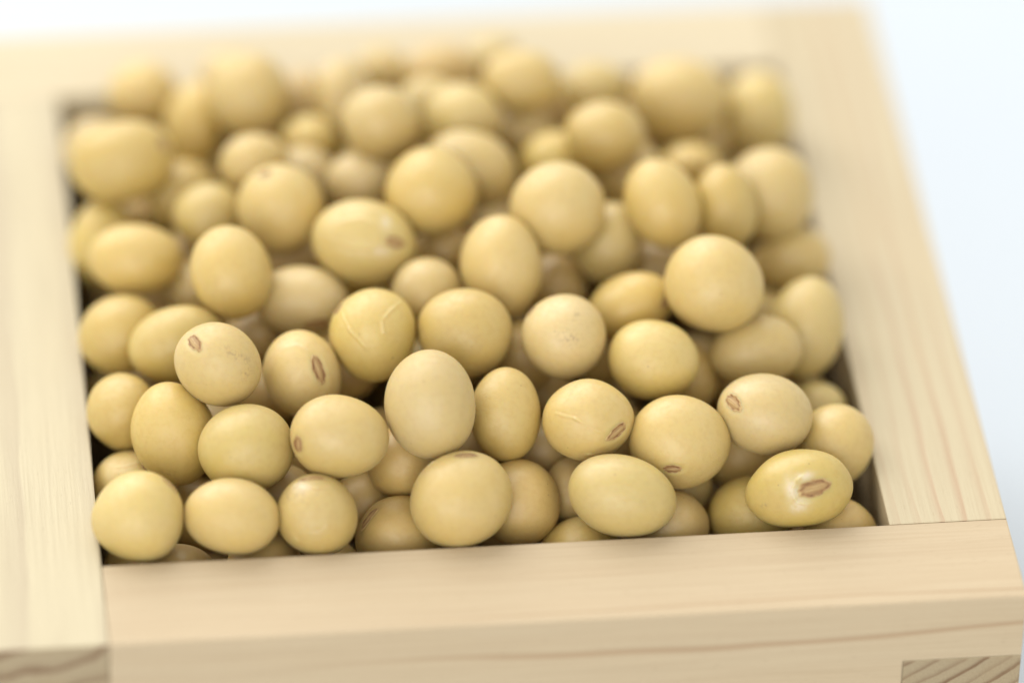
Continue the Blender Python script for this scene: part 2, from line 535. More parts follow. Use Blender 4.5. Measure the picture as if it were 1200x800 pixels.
# one row per bean one can pick out: place (mm), half axes (mm), turn (euler), coat, detail level, label, eye, creases, pale spots, stains
BEANS = [
    ((3.397, 3.993, 1.969), (4.133, 4.058, 4), (0.9038, -0.02526, -0.1105), 'y', 7,
     'round yellow soybean resting over the front left inner corner of the box',
     ((0.7097, 0.6831, 0.1726), (0.6428, -0.766, 0), 0.977, 0.451), [([(-0.1881, 0.9669, 0.1726), (0.3522, 0.9199, 0.1726), (0.7636, 0.6222, 0.1726), (0.9727, 0.1481, 0.1785)], 0.1, 0.25)], [], []),
    ((3.797, 14.26, -3.301), (3.911, 3.604, 3.604), (0.9038, -0.02526, -0.1105), 'c', 7,
     'soybean with a dark eye behind the round bean in front left corner',
     ((0.3333, 0.5745, 0.7476), (0.8192, -0.5736, 0), 0.69, 0.46), [([(-0.451, 0.5319, 0.7167), (-0.1569, 0.5957, 0.7877), (0.1961, 0.6809, 0.7057)], 0.06, 0.3)], [], []),
    ((11.71, 3.395, 1.91), (4.211, 3.459, 3.459), (0.9037, 0.0296, -0.1537), 'i', 6,
     'smooth egg-shaped ivory soybean in the front row, second from the left corner',
     None, [], [], []),
    ((19.31, 3.607, 1.422), (3.693, 3.618, 3.618), (0.9038, -0.02526, -0.1105), 'c', 7,
     'soybean with wrinkled greenish top in the front row against the rim',
     ((-0.1224, 0.9167, 0.3804), (0.9903, -0.1392, 0), 1.36, 0.516), [([(-0.6939, 0.5417, 0.4745), (-0.4082, 0.7917, 0.4546), (0, 0.6667, 0.7454), (0.4082, 0.7083, 0.5759)], 0.18, 0.3), ([(-0.6122, -0.375, 0.6961), (-0.4082, -0.625, 0.6654)], 0.1, 0.2), ([(-0.2041, -0.4167, 0.8859), (0.1224, -0.375, 0.9189), (0.2857, -0.1667, 0.9437)], 0.12, 0.22)], [((-0.3878, 0.7083, 0.5898), 0.904, 0.452)], [((-0.551, 0.5417, 0.6348), 1.96, 1.36)]),
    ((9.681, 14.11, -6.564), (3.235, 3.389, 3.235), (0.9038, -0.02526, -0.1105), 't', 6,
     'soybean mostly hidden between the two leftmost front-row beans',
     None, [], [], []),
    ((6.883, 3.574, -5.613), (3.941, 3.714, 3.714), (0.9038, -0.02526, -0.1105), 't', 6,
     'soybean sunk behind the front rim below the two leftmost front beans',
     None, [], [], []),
    ((26.8, 5.258, -3.024), (3.877, 3.801, 3.801), (0.9038, -0.02526, -0.1105), 't', 6,
     'half hidden tan soybean with reddish brown eye on its left, behind the rim',
     ((-0.7255, 0.48, 0.4932), (0.5299, 0.848, 0), 1.37, 0.52), [], [], []),
    ((32.12, 3.809, 2.461), (4.605, 4.303, 4), (0.848, -0.3627, 0.1729), 'i', 7,
     'large pale soybean at the front middle with its eye on top',
     ((0.4415, 0.8056, 0.395), (0.9744, -0.225, 0), 1.28, 0.488), [([(-0.6332, 0.7545, 0.1726), (-0.2439, 0.9347, 0.2585), (0.1523, 0.9306, 0.3328)], 0.11, 0.3)], [], []),
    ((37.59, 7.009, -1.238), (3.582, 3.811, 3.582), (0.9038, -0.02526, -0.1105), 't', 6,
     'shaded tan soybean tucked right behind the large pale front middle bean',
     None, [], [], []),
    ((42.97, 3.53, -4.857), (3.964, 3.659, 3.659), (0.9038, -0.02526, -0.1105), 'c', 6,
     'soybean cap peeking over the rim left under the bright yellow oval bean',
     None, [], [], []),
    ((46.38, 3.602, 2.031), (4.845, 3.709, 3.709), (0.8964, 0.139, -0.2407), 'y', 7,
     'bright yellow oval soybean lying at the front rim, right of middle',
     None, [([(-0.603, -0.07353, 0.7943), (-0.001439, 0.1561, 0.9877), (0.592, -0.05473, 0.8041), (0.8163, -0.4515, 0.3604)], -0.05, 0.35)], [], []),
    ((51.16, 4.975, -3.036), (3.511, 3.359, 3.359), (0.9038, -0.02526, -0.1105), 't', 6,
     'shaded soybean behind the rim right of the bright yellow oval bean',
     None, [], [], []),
    ((58.6, 6.225, -3.28), (3.83, 3.523, 3.523), (0.9038, -0.02526, -0.1105), 'g', 6,
     'olive yellow soybean behind the rim left of the bean with big brown eye',
     None, [], [], []),
    ((62.31, 3.33, 1.892), (4.782, 3.492, 3.492), (0.8917, -0.1756, 0.009687), 'g', 7,
     'yellow green oval soybean with large brown eye and flaking skin facing the viewer',
     ((0.2538, -0.03436, 0.9666), (0.9986, 0.05234, 0), 1.82, 0.873), [([(0.1153, 0.3569, 0.927), (-0.06169, 0.249, 0.9665), (-0.179, -0.007721, 0.9838), (-0.1249, -0.31, 0.9425), (0.07165, -0.4066, 0.9108)], 0.14, 0.22), ([(-0.182, -0.02906, 0.9829), (-0.9411, -0.137, 0.309)], 0.03, 0.4)], [((-0.1214, -0.3995, 0.9086), 0.987, 0.759), ((-0.1729, 0.03496, 0.9843), 0.531, 1.21), ((0.09369, 0.3183, 0.9433), 0.911, 0.38)], [((-0.7446, -0.2336, 0.6252), 0.455, 0.304)]),
    ((66.28, 3.175, -3.344), (3.284, 3.208, 3.208), (0.9038, -0.02526, -0.1105), 't', 6,
     'soybean low in the front right inner corner of the box',
     None, [], [], []),
    ((66.57, 10.35, 1.057), (3.532, 3.685, 3.532), (0.9038, -0.02526, -0.1105), 'c', 6,
     'soybean touching the right wall, behind the bean with the big eye',
     None, [], [], []),
    ((60.18, 10.43, 4.949), (4.353, 3.666, 3.666), (0.893, 0.1663, -0.2628), 'i', 6,
     'pale ivory soybean with small brown eye on its left tip, near right wall',
     ((-0.7361, 0.06119, 0.6741), (0.9455, -0.3256, 0), 1.22, 0.649), [], [], []),
    ((52.09, 8.823, 3.427), (4.344, 4.116, 4), (0.9038, -0.02526, -0.1105), 'c', 6,
     'large matte soybean with brown eye at its lower edge, above the front row',
     ((-0.1404, -0.5741, 0.8067), (0.9903, 0.1392, 0), 0.915, 0.457), [], [], []),
    ((58.77, 14.24, -2.699), (3.56, 3.56, 3.56), (0.9038, -0.02526, -0.1105), 't', 6,
     'dark shaded soybean deep behind the bean with the big eye',
     None, [], [], []),
    ((44.1, 10.53, 5.309), (4.111, 3.578, 3.578), (0.8995, -0.1074, -0.0454), 'c', 7,
     'cream soybean with pale crease running to a brown eye on its right',
     ((0.5971, -0.393, 0.6993), (0.9455, 0.3256, 0), 1.29, 0.571), [([(-0.7067, 0.2137, 0.6745), (-0.2578, 0.03114, 0.9657), (0.2453, -0.3719, 0.8953)], 0.17, 0.24), ([(-0.8378, -0.518, 0.1726), (-0.05708, -0.8275, 0.5586), (0.6049, -0.7149, 0.3507)], 0.09, 0.25)], [], []),
    ((36.84, 12.32, 4.626), (3.127, 4.119, 3.127), (0.9038, -0.02526, -0.1105), 'c', 6,
     'upright narrow soybean squeezed right of the tall front centre bean',
     None, [], [], []),
    ((29.92, 10.4, 7.828), (4.012, 4.845, 4), (0.8995, -0.1074, -0.0454), 'i', 7,
     'tall pale soybean standing upright at the front centre with tiny dark specks',
     None, [([(0.8655, 0.4667, 0.1818), (0.7491, -0.1516, 0.6449), (0.4164, -0.8297, 0.3718)], -0.05, 0.4)], [], []),
    ((21.53, 8.528, 6.324), (4.38, 3.776, 3.776), (0.9013, 0.0844, -0.197), 'i', 6,
     'pale soybean with a small round brown eye on its left tip',
     ((-0.7809, -0.3091, 0.5429), (0.2924, 0.9563, 0), 0.831, 0.68), [], [], []),
    ((13.54, 9.932, 4.238), (4.392, 4.014, 4), (0.9038, -0.02526, -0.1105), 'y', 6,
     'smooth yellowish round soybean above the ivory egg-shaped front bean',
     None, [], [], []),
    ((7.306, 14.33, 2.832), (3.811, 4.65, 3.811), (0.8827, -0.2297, 0.0547), 'c', 6,
     'large soybean leaning in second row above the left front corner',
     None, [], [], [((-0.4082, -0.742, 0.5319), 0.915, 0.61)]),
    ((3.201, 19.77, 1.272), (3.229, 3.536, 3.229), (0.8827, -0.2297, 0.0547), 'c', 6,
     'soybean at the left wall, in the gap above the left front corner',
     None, [], [], []),
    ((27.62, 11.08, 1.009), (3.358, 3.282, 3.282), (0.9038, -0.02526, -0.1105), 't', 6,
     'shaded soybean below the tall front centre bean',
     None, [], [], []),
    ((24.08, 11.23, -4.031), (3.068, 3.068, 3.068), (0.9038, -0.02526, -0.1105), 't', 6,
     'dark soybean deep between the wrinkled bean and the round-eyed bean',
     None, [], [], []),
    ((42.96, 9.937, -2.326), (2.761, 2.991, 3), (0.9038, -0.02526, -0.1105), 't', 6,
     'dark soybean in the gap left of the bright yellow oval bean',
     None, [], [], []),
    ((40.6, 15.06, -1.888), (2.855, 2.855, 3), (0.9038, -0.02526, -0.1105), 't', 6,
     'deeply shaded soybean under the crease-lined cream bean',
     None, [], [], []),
    ((11.44, 16.81, 8.639), (3.955, 3.727, 3.727), (0.8421, 0.3799, -0.45), 'i', 6,
     'speckled ivory soybean with brown eye at its upper left',
     ((-0.6651, 0.1816, 0.7244), (0.9397, -0.342, 0), 1.22, 0.608), [], [], [((0.3859, 0.4132, 0.8249), 1.52, 0.456), ((0.6922, 0.1767, 0.6998), 0.456, 0.761)]),
    ((19.23, 18.95, 5.24), (3.604, 4.064, 3.604), (0.8676, -0.2967, 0.1126), 'i', 7,
     'ivory soybean with long narrow brown eye on its right side',
     ((0.4835, -0.03559, 0.8746), (0.0349, -0.9994, 0), 1.61, 0.612), [([(-0.2615, 0.6868, 0.6782), (0.1674, 0.6286, 0.7595), (0.4691, 0.3706, 0.8016)], 0.05, 0.4)], [], []),
    ((8.322, 25.67, 4.146), (4.408, 3.403, 3.403), (0.8827, -0.2297, 0.0547), 'y', 6,
     'oval yellowish soybean half behind the speckled ivory bean',
     None, [], [], []),
    ((3.642, 30.55, 1.69), (3.821, 3.587, 3.587), (0.8827, -0.2297, 0.0547), 'c', 6,
     'round soybean beside the left wall level with the speckled ivory bean',
     None, [], [], []),
    ((20.11, 29.78, 4.947), (4.282, 3.192, 3.192), (0.9033, 0.04331, -0.1645), 'i', 6,
     'oval ivory soybean with shaded eye below, above the long-eyed bean',
     ((0.3779, -0.6167, 0.6906), (0.9903, 0.1392, 0), 1.56, 0.592), [], [], []),
    ((25.9, 21.42, 7.38), (3.843, 4.227, 3.843), (0.9038, -0.02526, -0.1105), 'y', 7,
     'yellow soybean with forked pale creases at the heart of the heap',
     ((-0.8261, 0.5364, 0.1726), (0.5, 0.866, 0), 0.615, 0.615), [([(-0.74, 0.4727, 0.4785), (-0.52, 0.07273, 0.8511), (-0.16, -0.2909, 0.9433)], 0.17, 0.25), ([(0.2, 0.2909, 0.9356), (0.4, 0.5091, 0.7621), (0.64, 0.6909, 0.3362)], 0.11, 0.3), ([(0.2, 0.2909, 0.9356), (0.28, 0, 0.96)], 0.09, 0.3)], [], []),
    ((34.04, 20.86, 7.414), (4.307, 3.999, 3.999), (0.9033, 0.04331, -0.1645), 'c', 6,
     'smooth cream soybean behind the tall front centre bean',
     None, [], [], []),
    ((42.88, 19.37, 7.653), (3.842, 3.842, 3.842), (0.8911, 0.1799, -0.2739), 'i', 6,
     'round ivory soybean sprinkled with grey specks, right of centre',
     ((-0.9011, 0.3978, 0.1726), (0.4226, 0.9063, 0), 0.692, 0.384), [], [], [((0.1501, 0.0195, 0.9885), 1.08, 0.692), ((0.1611, 0.5194, 0.8392), 0.307, 0.768)]),
    ((50.73, 17.02, 6.369), (4.148, 3.61, 3.61), (0.9028, 0.05701, -0.1753), 'y', 6,
     'clear yellow soybean in the middle right of the heap',
     None, [], [], []),
    ((54.39, 20.81, 1.363), (3.03, 3.418, 3.03), (0.9038, -0.02526, -0.1105), 't', 6,
     'pinkish soybean half hidden right behind the clear yellow bean',
     None, [], [], []),
    ((60.72, 20.43, 4.042), (4.186, 3.178, 3.178), (0.8968, -0.1347, -0.02349), 'c', 6,
     'oval soybean above the ivory bean with eye on its left tip',
     None, [], [], []),
    ((65.92, 24.92, 2.774), (3.517, 4.768, 3.517), (0.893, 0.1663, -0.2628), 'y', 6,
     'tall yellow soybean leaning on the right wall',
     None, [], [], []),
    ((66.33, 18.99, -1.926), (2.806, 2.65, 3), (0.9038, -0.02526, -0.1105), 'g', 6,
     'small part of a soybean in the dark gap by the right wall',
     None, [], [], []),
    ((39.64, 22.82, 2.873), (3.103, 3.258, 3.103), (0.9038, -0.02526, -0.1105), 't', 6,
     'brown shaded soybean beneath the grey-specked ivory bean',
     None, [], [], []),
    ((15.92, 30.58, 0.6177), (2.661, 2.661, 3), (0.9038, -0.02526, -0.1105), 't', 6,
     'soybean glimpsed deep between the speckled and long-eyed ivory beans',
     None, [], [], []),
    ((16.35, 23.23, -0.3563), (2.947, 2.792, 3), (0.9038, -0.02526, -0.1105), 't', 6,
     'reddish shaded soybean under the speckled ivory bean',
     None, [], [], []),
    ((41.84, 23.7, -2.347), (2.813, 2.657, 3), (0.9038, -0.02526, -0.1105), 't', 6,
     'dark soybean in the gap above the crease-lined cream bean',
     None, [], [], []),
    ((57.05, 23.05, 9.882), (4.48, 4.326, 4), (0.8163, 0.4443, -0.5143), 'i', 5,
     'big matte pale soybean in the right half of the heap',
     None, [], [], []),
    ((66.45, 36.37, 2.06), (3.655, 3.019, 3.019), (0.8936, -0.162, -0.00142), 'c', 5,
     'soybean at the right wall above the tall leaning yellow bean',
     None, [], [], []),
    ((49.66, 25.14, 6.358), (3.961, 2.951, 3), (0.8741, -0.27, 0.08919), 'c', 6,
     'oval soybean behind the clear yellow bean',
     ((0.8009, -0.1832, 0.57), (0.7431, 0.6691, 0), 0.932, 0.388), [], [], []),
    ((48.67, 34.35, 6.447), (3.223, 3.774, 3.223), (0.8911, 0.1799, -0.2739), 'y', 5,
     'golden soybean half behind the round pale bean of the upper middle',
     None, [], [], []),
    ((43.97, 33.39, 11.57), (4.291, 4.213, 4), (0.9038, -0.02526, -0.1105), 'c', 5,
     'round pale soybean in the upper middle of the heap',
     None, [], [], []),
    ((38.24, 28.5, 8.873), (3.727, 4.581, 3.727), (0.9006, -0.09376, -0.0563), 'c', 5,
     'upright egg-shaped soybean in the centre, above the smooth cream bean',
     None, [], [], []),
    ((43.99, 33.23, 2.523), (2.835, 2.993, 3), (0.9038, -0.02526, -0.1105), 't', 5,
     'pinkish soybean showing between the centre egg-shaped and grey-specked beans',
     None, [], [], []),
    ((31.33, 27.75, 6.922), (3.261, 3.261, 3.261), (0.848, -0.3627, 0.1729), 'i', 5,
     'ivory soybean set back left of the centre egg-shaped bean',
     None, [], [], []),
    ((26, 33.48, 8.689), (4.759, 3.823, 3.823), (0.9013, 0.0844, -0.197), 'y', 7,
     'oval soybean with puckered eye on its right and two pale ridges',
     ((0.618, 0.09783, 0.78), (0.9976, -0.06976, 0), 1.17, 0.546), [([(-0.6573, -0.04288, 0.7524), (-0.1498, -0.1396, 0.9788), (0.2259, -0.09444, 0.9696), (0.407, 0.0609, 0.9114)], 0.13, 0.3), ([(-0.4549, 0.3635, 0.813), (-0.009477, 0.5239, 0.8517), (0.338, 0.3786, 0.8616)], 0.14, 0.4)], [((0.3834, -0.1699, 0.9078), 0.702, 0.39), ((0.3893, 0.5112, 0.7663), 0.468, 0.78)], []),
    ((32.64, 37.86, 10.73), (4.155, 4.077, 4), (0.9038, -0.02526, -0.1105), 'c', 5,
     'round cream soybean up and right of the puckered oval bean',
     None, [], [], []),
    ((36.99, 43.36, 9.337), (4.275, 3.325, 3.325), (0.8731, 0.2742, -0.3536), 'c', 5,
     'oval soybean tucked behind the round cream bean of upper middle',
     None, [], [], []),
    ((18.97, 39.38, 8.619), (4.006, 3.928, 3.928), (0.9038, -0.02526, -0.1105), 'c', 6,
     'round soybean with faint eye at top, left of the upper middle',
     ((-0.3333, 0.74, 0.5842), (0.9397, -0.342, 0), 0.707, 0.471), [], [], []),
    ((26.81, 45.56, 6.507), (3.18, 2.941, 3), (0.9038, -0.02526, -0.1105), 'i', 5,
     'pale small soybean just above the puckered oval bean',
     None, [], [], []),
    ((13.68, 29.83, 8.638), (3.641, 4.338, 3.641), (0.8897, -0.1891, 0.02085), 'c', 5,
     'upright soybean left of the puckered oval bean',
     None, [], [], []),
    ((5.529, 37.56, 4.871), (4.395, 3.375, 3.375), (0.9037, 0.0296, -0.1537), 'c', 5,
     'wide oval soybean near the left wall, halfway back',
     None, [], [], []),
    ((2.913, 46.13, 0.4799), (3.11, 4.146, 3.11), (0.8991, 0.1117, -0.2188), 'y', 5,
     'soybean at the left wall half hidden by the wide oval bean',
     None, [], [], []),
    ((12.58, 42.55, 5.715), (3.241, 3.083, 3.083), (0.9038, -0.02526, -0.1105), 'y', 5,
     'small yellowish soybean between the wide oval and faint-eyed beans',
     None, [], [], []),
    ((10.45, 49.93, 2.683), (3.442, 3.282, 3.282), (0.7938, -0.4907, 0.3035), 'c', 5,
     'soybean behind the small yellowish bean at upper left',
     None, [], [], []),
    ((10.64, 36.87, 1.218), (2.443, 2.679, 3), (0.9038, -0.02526, -0.1105), 'i', 5,
     'pale soybean low in the gap right of the wide oval bean',
     None, [], [], []),
    ((20.23, 39.12, 2.507), (3.004, 2.372, 3), (0.9038, -0.02526, -0.1105), 't', 5,
     'reddish soybean in the shaded gap left of the puckered oval bean',
     None, [], [], []),
    ((38.45, 41.05, 4.545), (2.618, 2.063, 3), (0.9038, -0.02526, -0.1105), 'i', 5,
     'pale soybean glimpsed behind the centre egg-shaped bean',
     None, [], [], []),
    ((33.94, 37.51, 4.215), (2.921, 2.763, 3), (0.9038, -0.02526, -0.1105), 't', 5,
     'yellow brown soybean in the gap right of the puckered oval bean',
     None, [], [], []),
    ((53.49, 35.36, 2.203), (3.166, 3.166, 3.166), (0.9038, -0.02526, -0.1105), 't', 5,
     'grey shaded soybean deep left of the big matte pale bean',
     None, [], [], []),
    ((4.877, 49.37, 7.305), (5.01, 3.897, 3.897), (0.8968, -0.1347, -0.02349), 'c', 6,
     'large oval soybean in the back left corner by the wall',
     ((0.8279, 0.242, 0.506), (0.3746, -0.9272, 0), 0.954, 0.557), [], [], []),
    ((3.051, 58.99, 1.898), (3.158, 2.915, 3), (0.9038, -0.02526, -0.1105), 'i', 5,
     'pale soybean behind the large oval bean in the back left corner',
     None, [], [], []),
    ((12.53, 59.96, 3.368), (3, 4.135, 3), (0.9013, 0.0844, -0.197), 'c', 5,
     'upright blurred soybean right of the large back left oval bean',
     None, [], [], []),
    ((7.966, 65.98, 2.664), (3.432, 3.105, 3.105), (0.9038, -0.02526, -0.1105), 'i', 5,
     'pale blurred soybean at the back wall near the left corner',
     None, [], [], []),
    ((17.64, 58.78, 7.544), (3.711, 4.034, 3.711), (0.9038, -0.02526, -0.1105), 'c', 5,
     'big blurred soybean near the back wall, left of the middle',
     None, [], [], []),
    ((22.8, 61.27, 4.56), (2.926, 3.088, 3), (0.9038, -0.02526, -0.1105), 't', 5,
     'brownish blurred soybean beside the big one near the back wall',
     None, [], [], []),
    ((16.08, 67.16, 3.183), (2.703, 2.867, 3), (0.9038, -0.02526, -0.1105), 'i', 5,
     'pale blurred soybean half behind the big one near the back wall',
     None, [], [], []),
    ((17.13, 47.07, 8.017), (3.255, 2.938, 3), (0.9038, -0.02526, -0.1105), 'c', 5,
     'blurred soybean behind the round bean with faint eye',
     None, [], [], []),
    ((21.9, 48.65, 4.581), (3.277, 3.277, 3.277), (0.9038, -0.02526, -0.1105), 'i', 5,
     'blurred soybean between the faint-eyed bean and the pale small bean',
     None, [], [], []),
    ((22.84, 54.05, 5.423), (2.815, 2.252, 3), (0.9038, -0.02526, -0.1105), 'y', 5,
     'small blurred yellow soybean in the back left part of the heap',
     None, [], [], []),
    ((28.96, 47.9, 11.67), (3.65, 3.332, 3.332), (0.9038, -0.02526, -0.1105), 'c', 5,
     'round blurred soybean standing out in the back middle',
     None, [], [], []),
    ((26.4, 57.97, 7.252), (2.745, 3.633, 3), (0.9038, -0.02526, -0.1105), 'i', 5,
     'pale upright blurred soybean left of the round back middle bean',
     None, [], [], []),
    ((37.08, 51.68, 8.849), (3.684, 3.364, 3.364), (0.9033, 0.04331, -0.1645), 'y', 5,
     'yellowish blurred soybean right of the round back middle bean',
     None, [], [], []),
    ((34.5, 56.9, 6.685), (3.151, 2.666, 3), (0.9038, -0.02526, -0.1105), 'y', 5,
     'pale yellow blurred soybean between two larger back middle beans',
     None, [], [], []),
    ((36.33, 62.8, 6.023), (3.667, 2.771, 3), (0.9038, -0.02526, -0.1105), 't', 5,
     'tan blurred soybean at the back behind the yellowish ones',
     None, [], [], []),
    ((30.86, 65.24, 4.364), (2.864, 2.536, 3), (0.9038, -0.02526, -0.1105), 'i', 5,
     'faint pale soybean at the back wall left of the middle',
     None, [], [], []),
    ((41.58, 65.63, 5.016), (2.868, 2.541, 3), (0.9038, -0.02526, -0.1105), 'y', 5,
     'topmost yellow blurred soybean against the back rim',
     None, [], [], []),
    ((43, 55.21, 10.13), (3.7, 3.057, 3.057), (0.9033, 0.04331, -0.1645), 'c', 5,
     'blurred soybean just in front of the topmost yellow one at the back',
     None, [], [], []),
    ((43.29, 54.37, 4.741), (2.828, 2.667, 3), (0.9038, -0.02526, -0.1105), 'i', 5,
     'very pale blurred soybean between the back middle and right beans',
     None, [], [], []),
    ((50.53, 58.67, 6.219), (3.331, 2.681, 3), (0.9038, -0.02526, -0.1105), 'y', 5,
     'golden blurred soybean at the back wall right of the middle',
     None, [], [], []),
    ((49.6, 45.12, 10.88), (3.652, 3.176, 3.176), (0.9038, -0.02526, -0.1105), 'c', 5,
     'blurred soybean left of the big back right bean',
     None, [], [], []),
    ((45.49, 47.14, 6.452), (3.517, 3.117, 3.117), (0.9038, -0.02526, -0.1105), 'y', 5,
     'blurred soybean directly behind the round pale upper middle bean',
     None, [], [], []),
    ((52.25, 46.07, 5.363), (3.28, 3.36, 3.28), (0.9038, -0.02526, -0.1105), 'i', 5,
     'pale blurred soybean half hidden by the slanted upper right bean',
     None, [], [], []),
    ((53.72, 34.27, 10.83), (3.446, 4.229, 3.446), (0.834, -0.4018, 0.2106), 'c', 5,
     'slanted oval soybean in the upper right of the heap',
     None, [], [], []),
    ((59.73, 35.43, 9.326), (2.988, 3.853, 3), (0.8968, -0.1347, -0.02349), 'c', 5,
     'upright blurred soybean right of the slanted oval bean',
     None, [], [], []),
    ((58.36, 56.51, 6.258), (4.786, 3.893, 3.893), (0.9038, -0.02526, -0.1105), 'c', 5,
     'biggest blurred soybean in the back right of the heap',
     None, [], [], []),
    ((66.09, 56.99, 3.772), (3.504, 3.993, 3.504), (0.9038, -0.02526, -0.1105), 'y', 5,
     'blurred soybean in the back right corner of the box',
     None, [], [], []),
    ((64.5, 39.37, 7.773), (4.042, 4.201, 4), (0.9038, -0.02526, -0.1105), 'c', 5,
     'large blurred soybean at the right wall near the back',
     None, [], [], []),
    ((58.16, 47.3, 5.014), (2.969, 2.327, 3), (0.9038, -0.02526, -0.1105), 'c', 5,
     'blurred soybean in the shadow below the biggest back right bean',
     None, [], [], []),
]
for i, (loc, abc, rot, coat, level, label, eye, creases, pale, stain) in enumerate(BEANS):
    B = Bean(abc, i + 11, eye, creases)
    me = B.mesh('soybean', level, pale, stain)
    me.materials.append(COAT[coat])
    o = bpy.data.objects.new('soybean', me)
    col.objects.link(o)
    o.location = [c * MM for c in loc]
    o.rotation_euler = rot
    tag_bean(o, label)
    if eye:
        em = B.eye_mesh('eye')
        em.materials.append(EYE)
        e = bpy.data.objects.new('eye', em)
        col.objects.link(e)
        e.parent = o

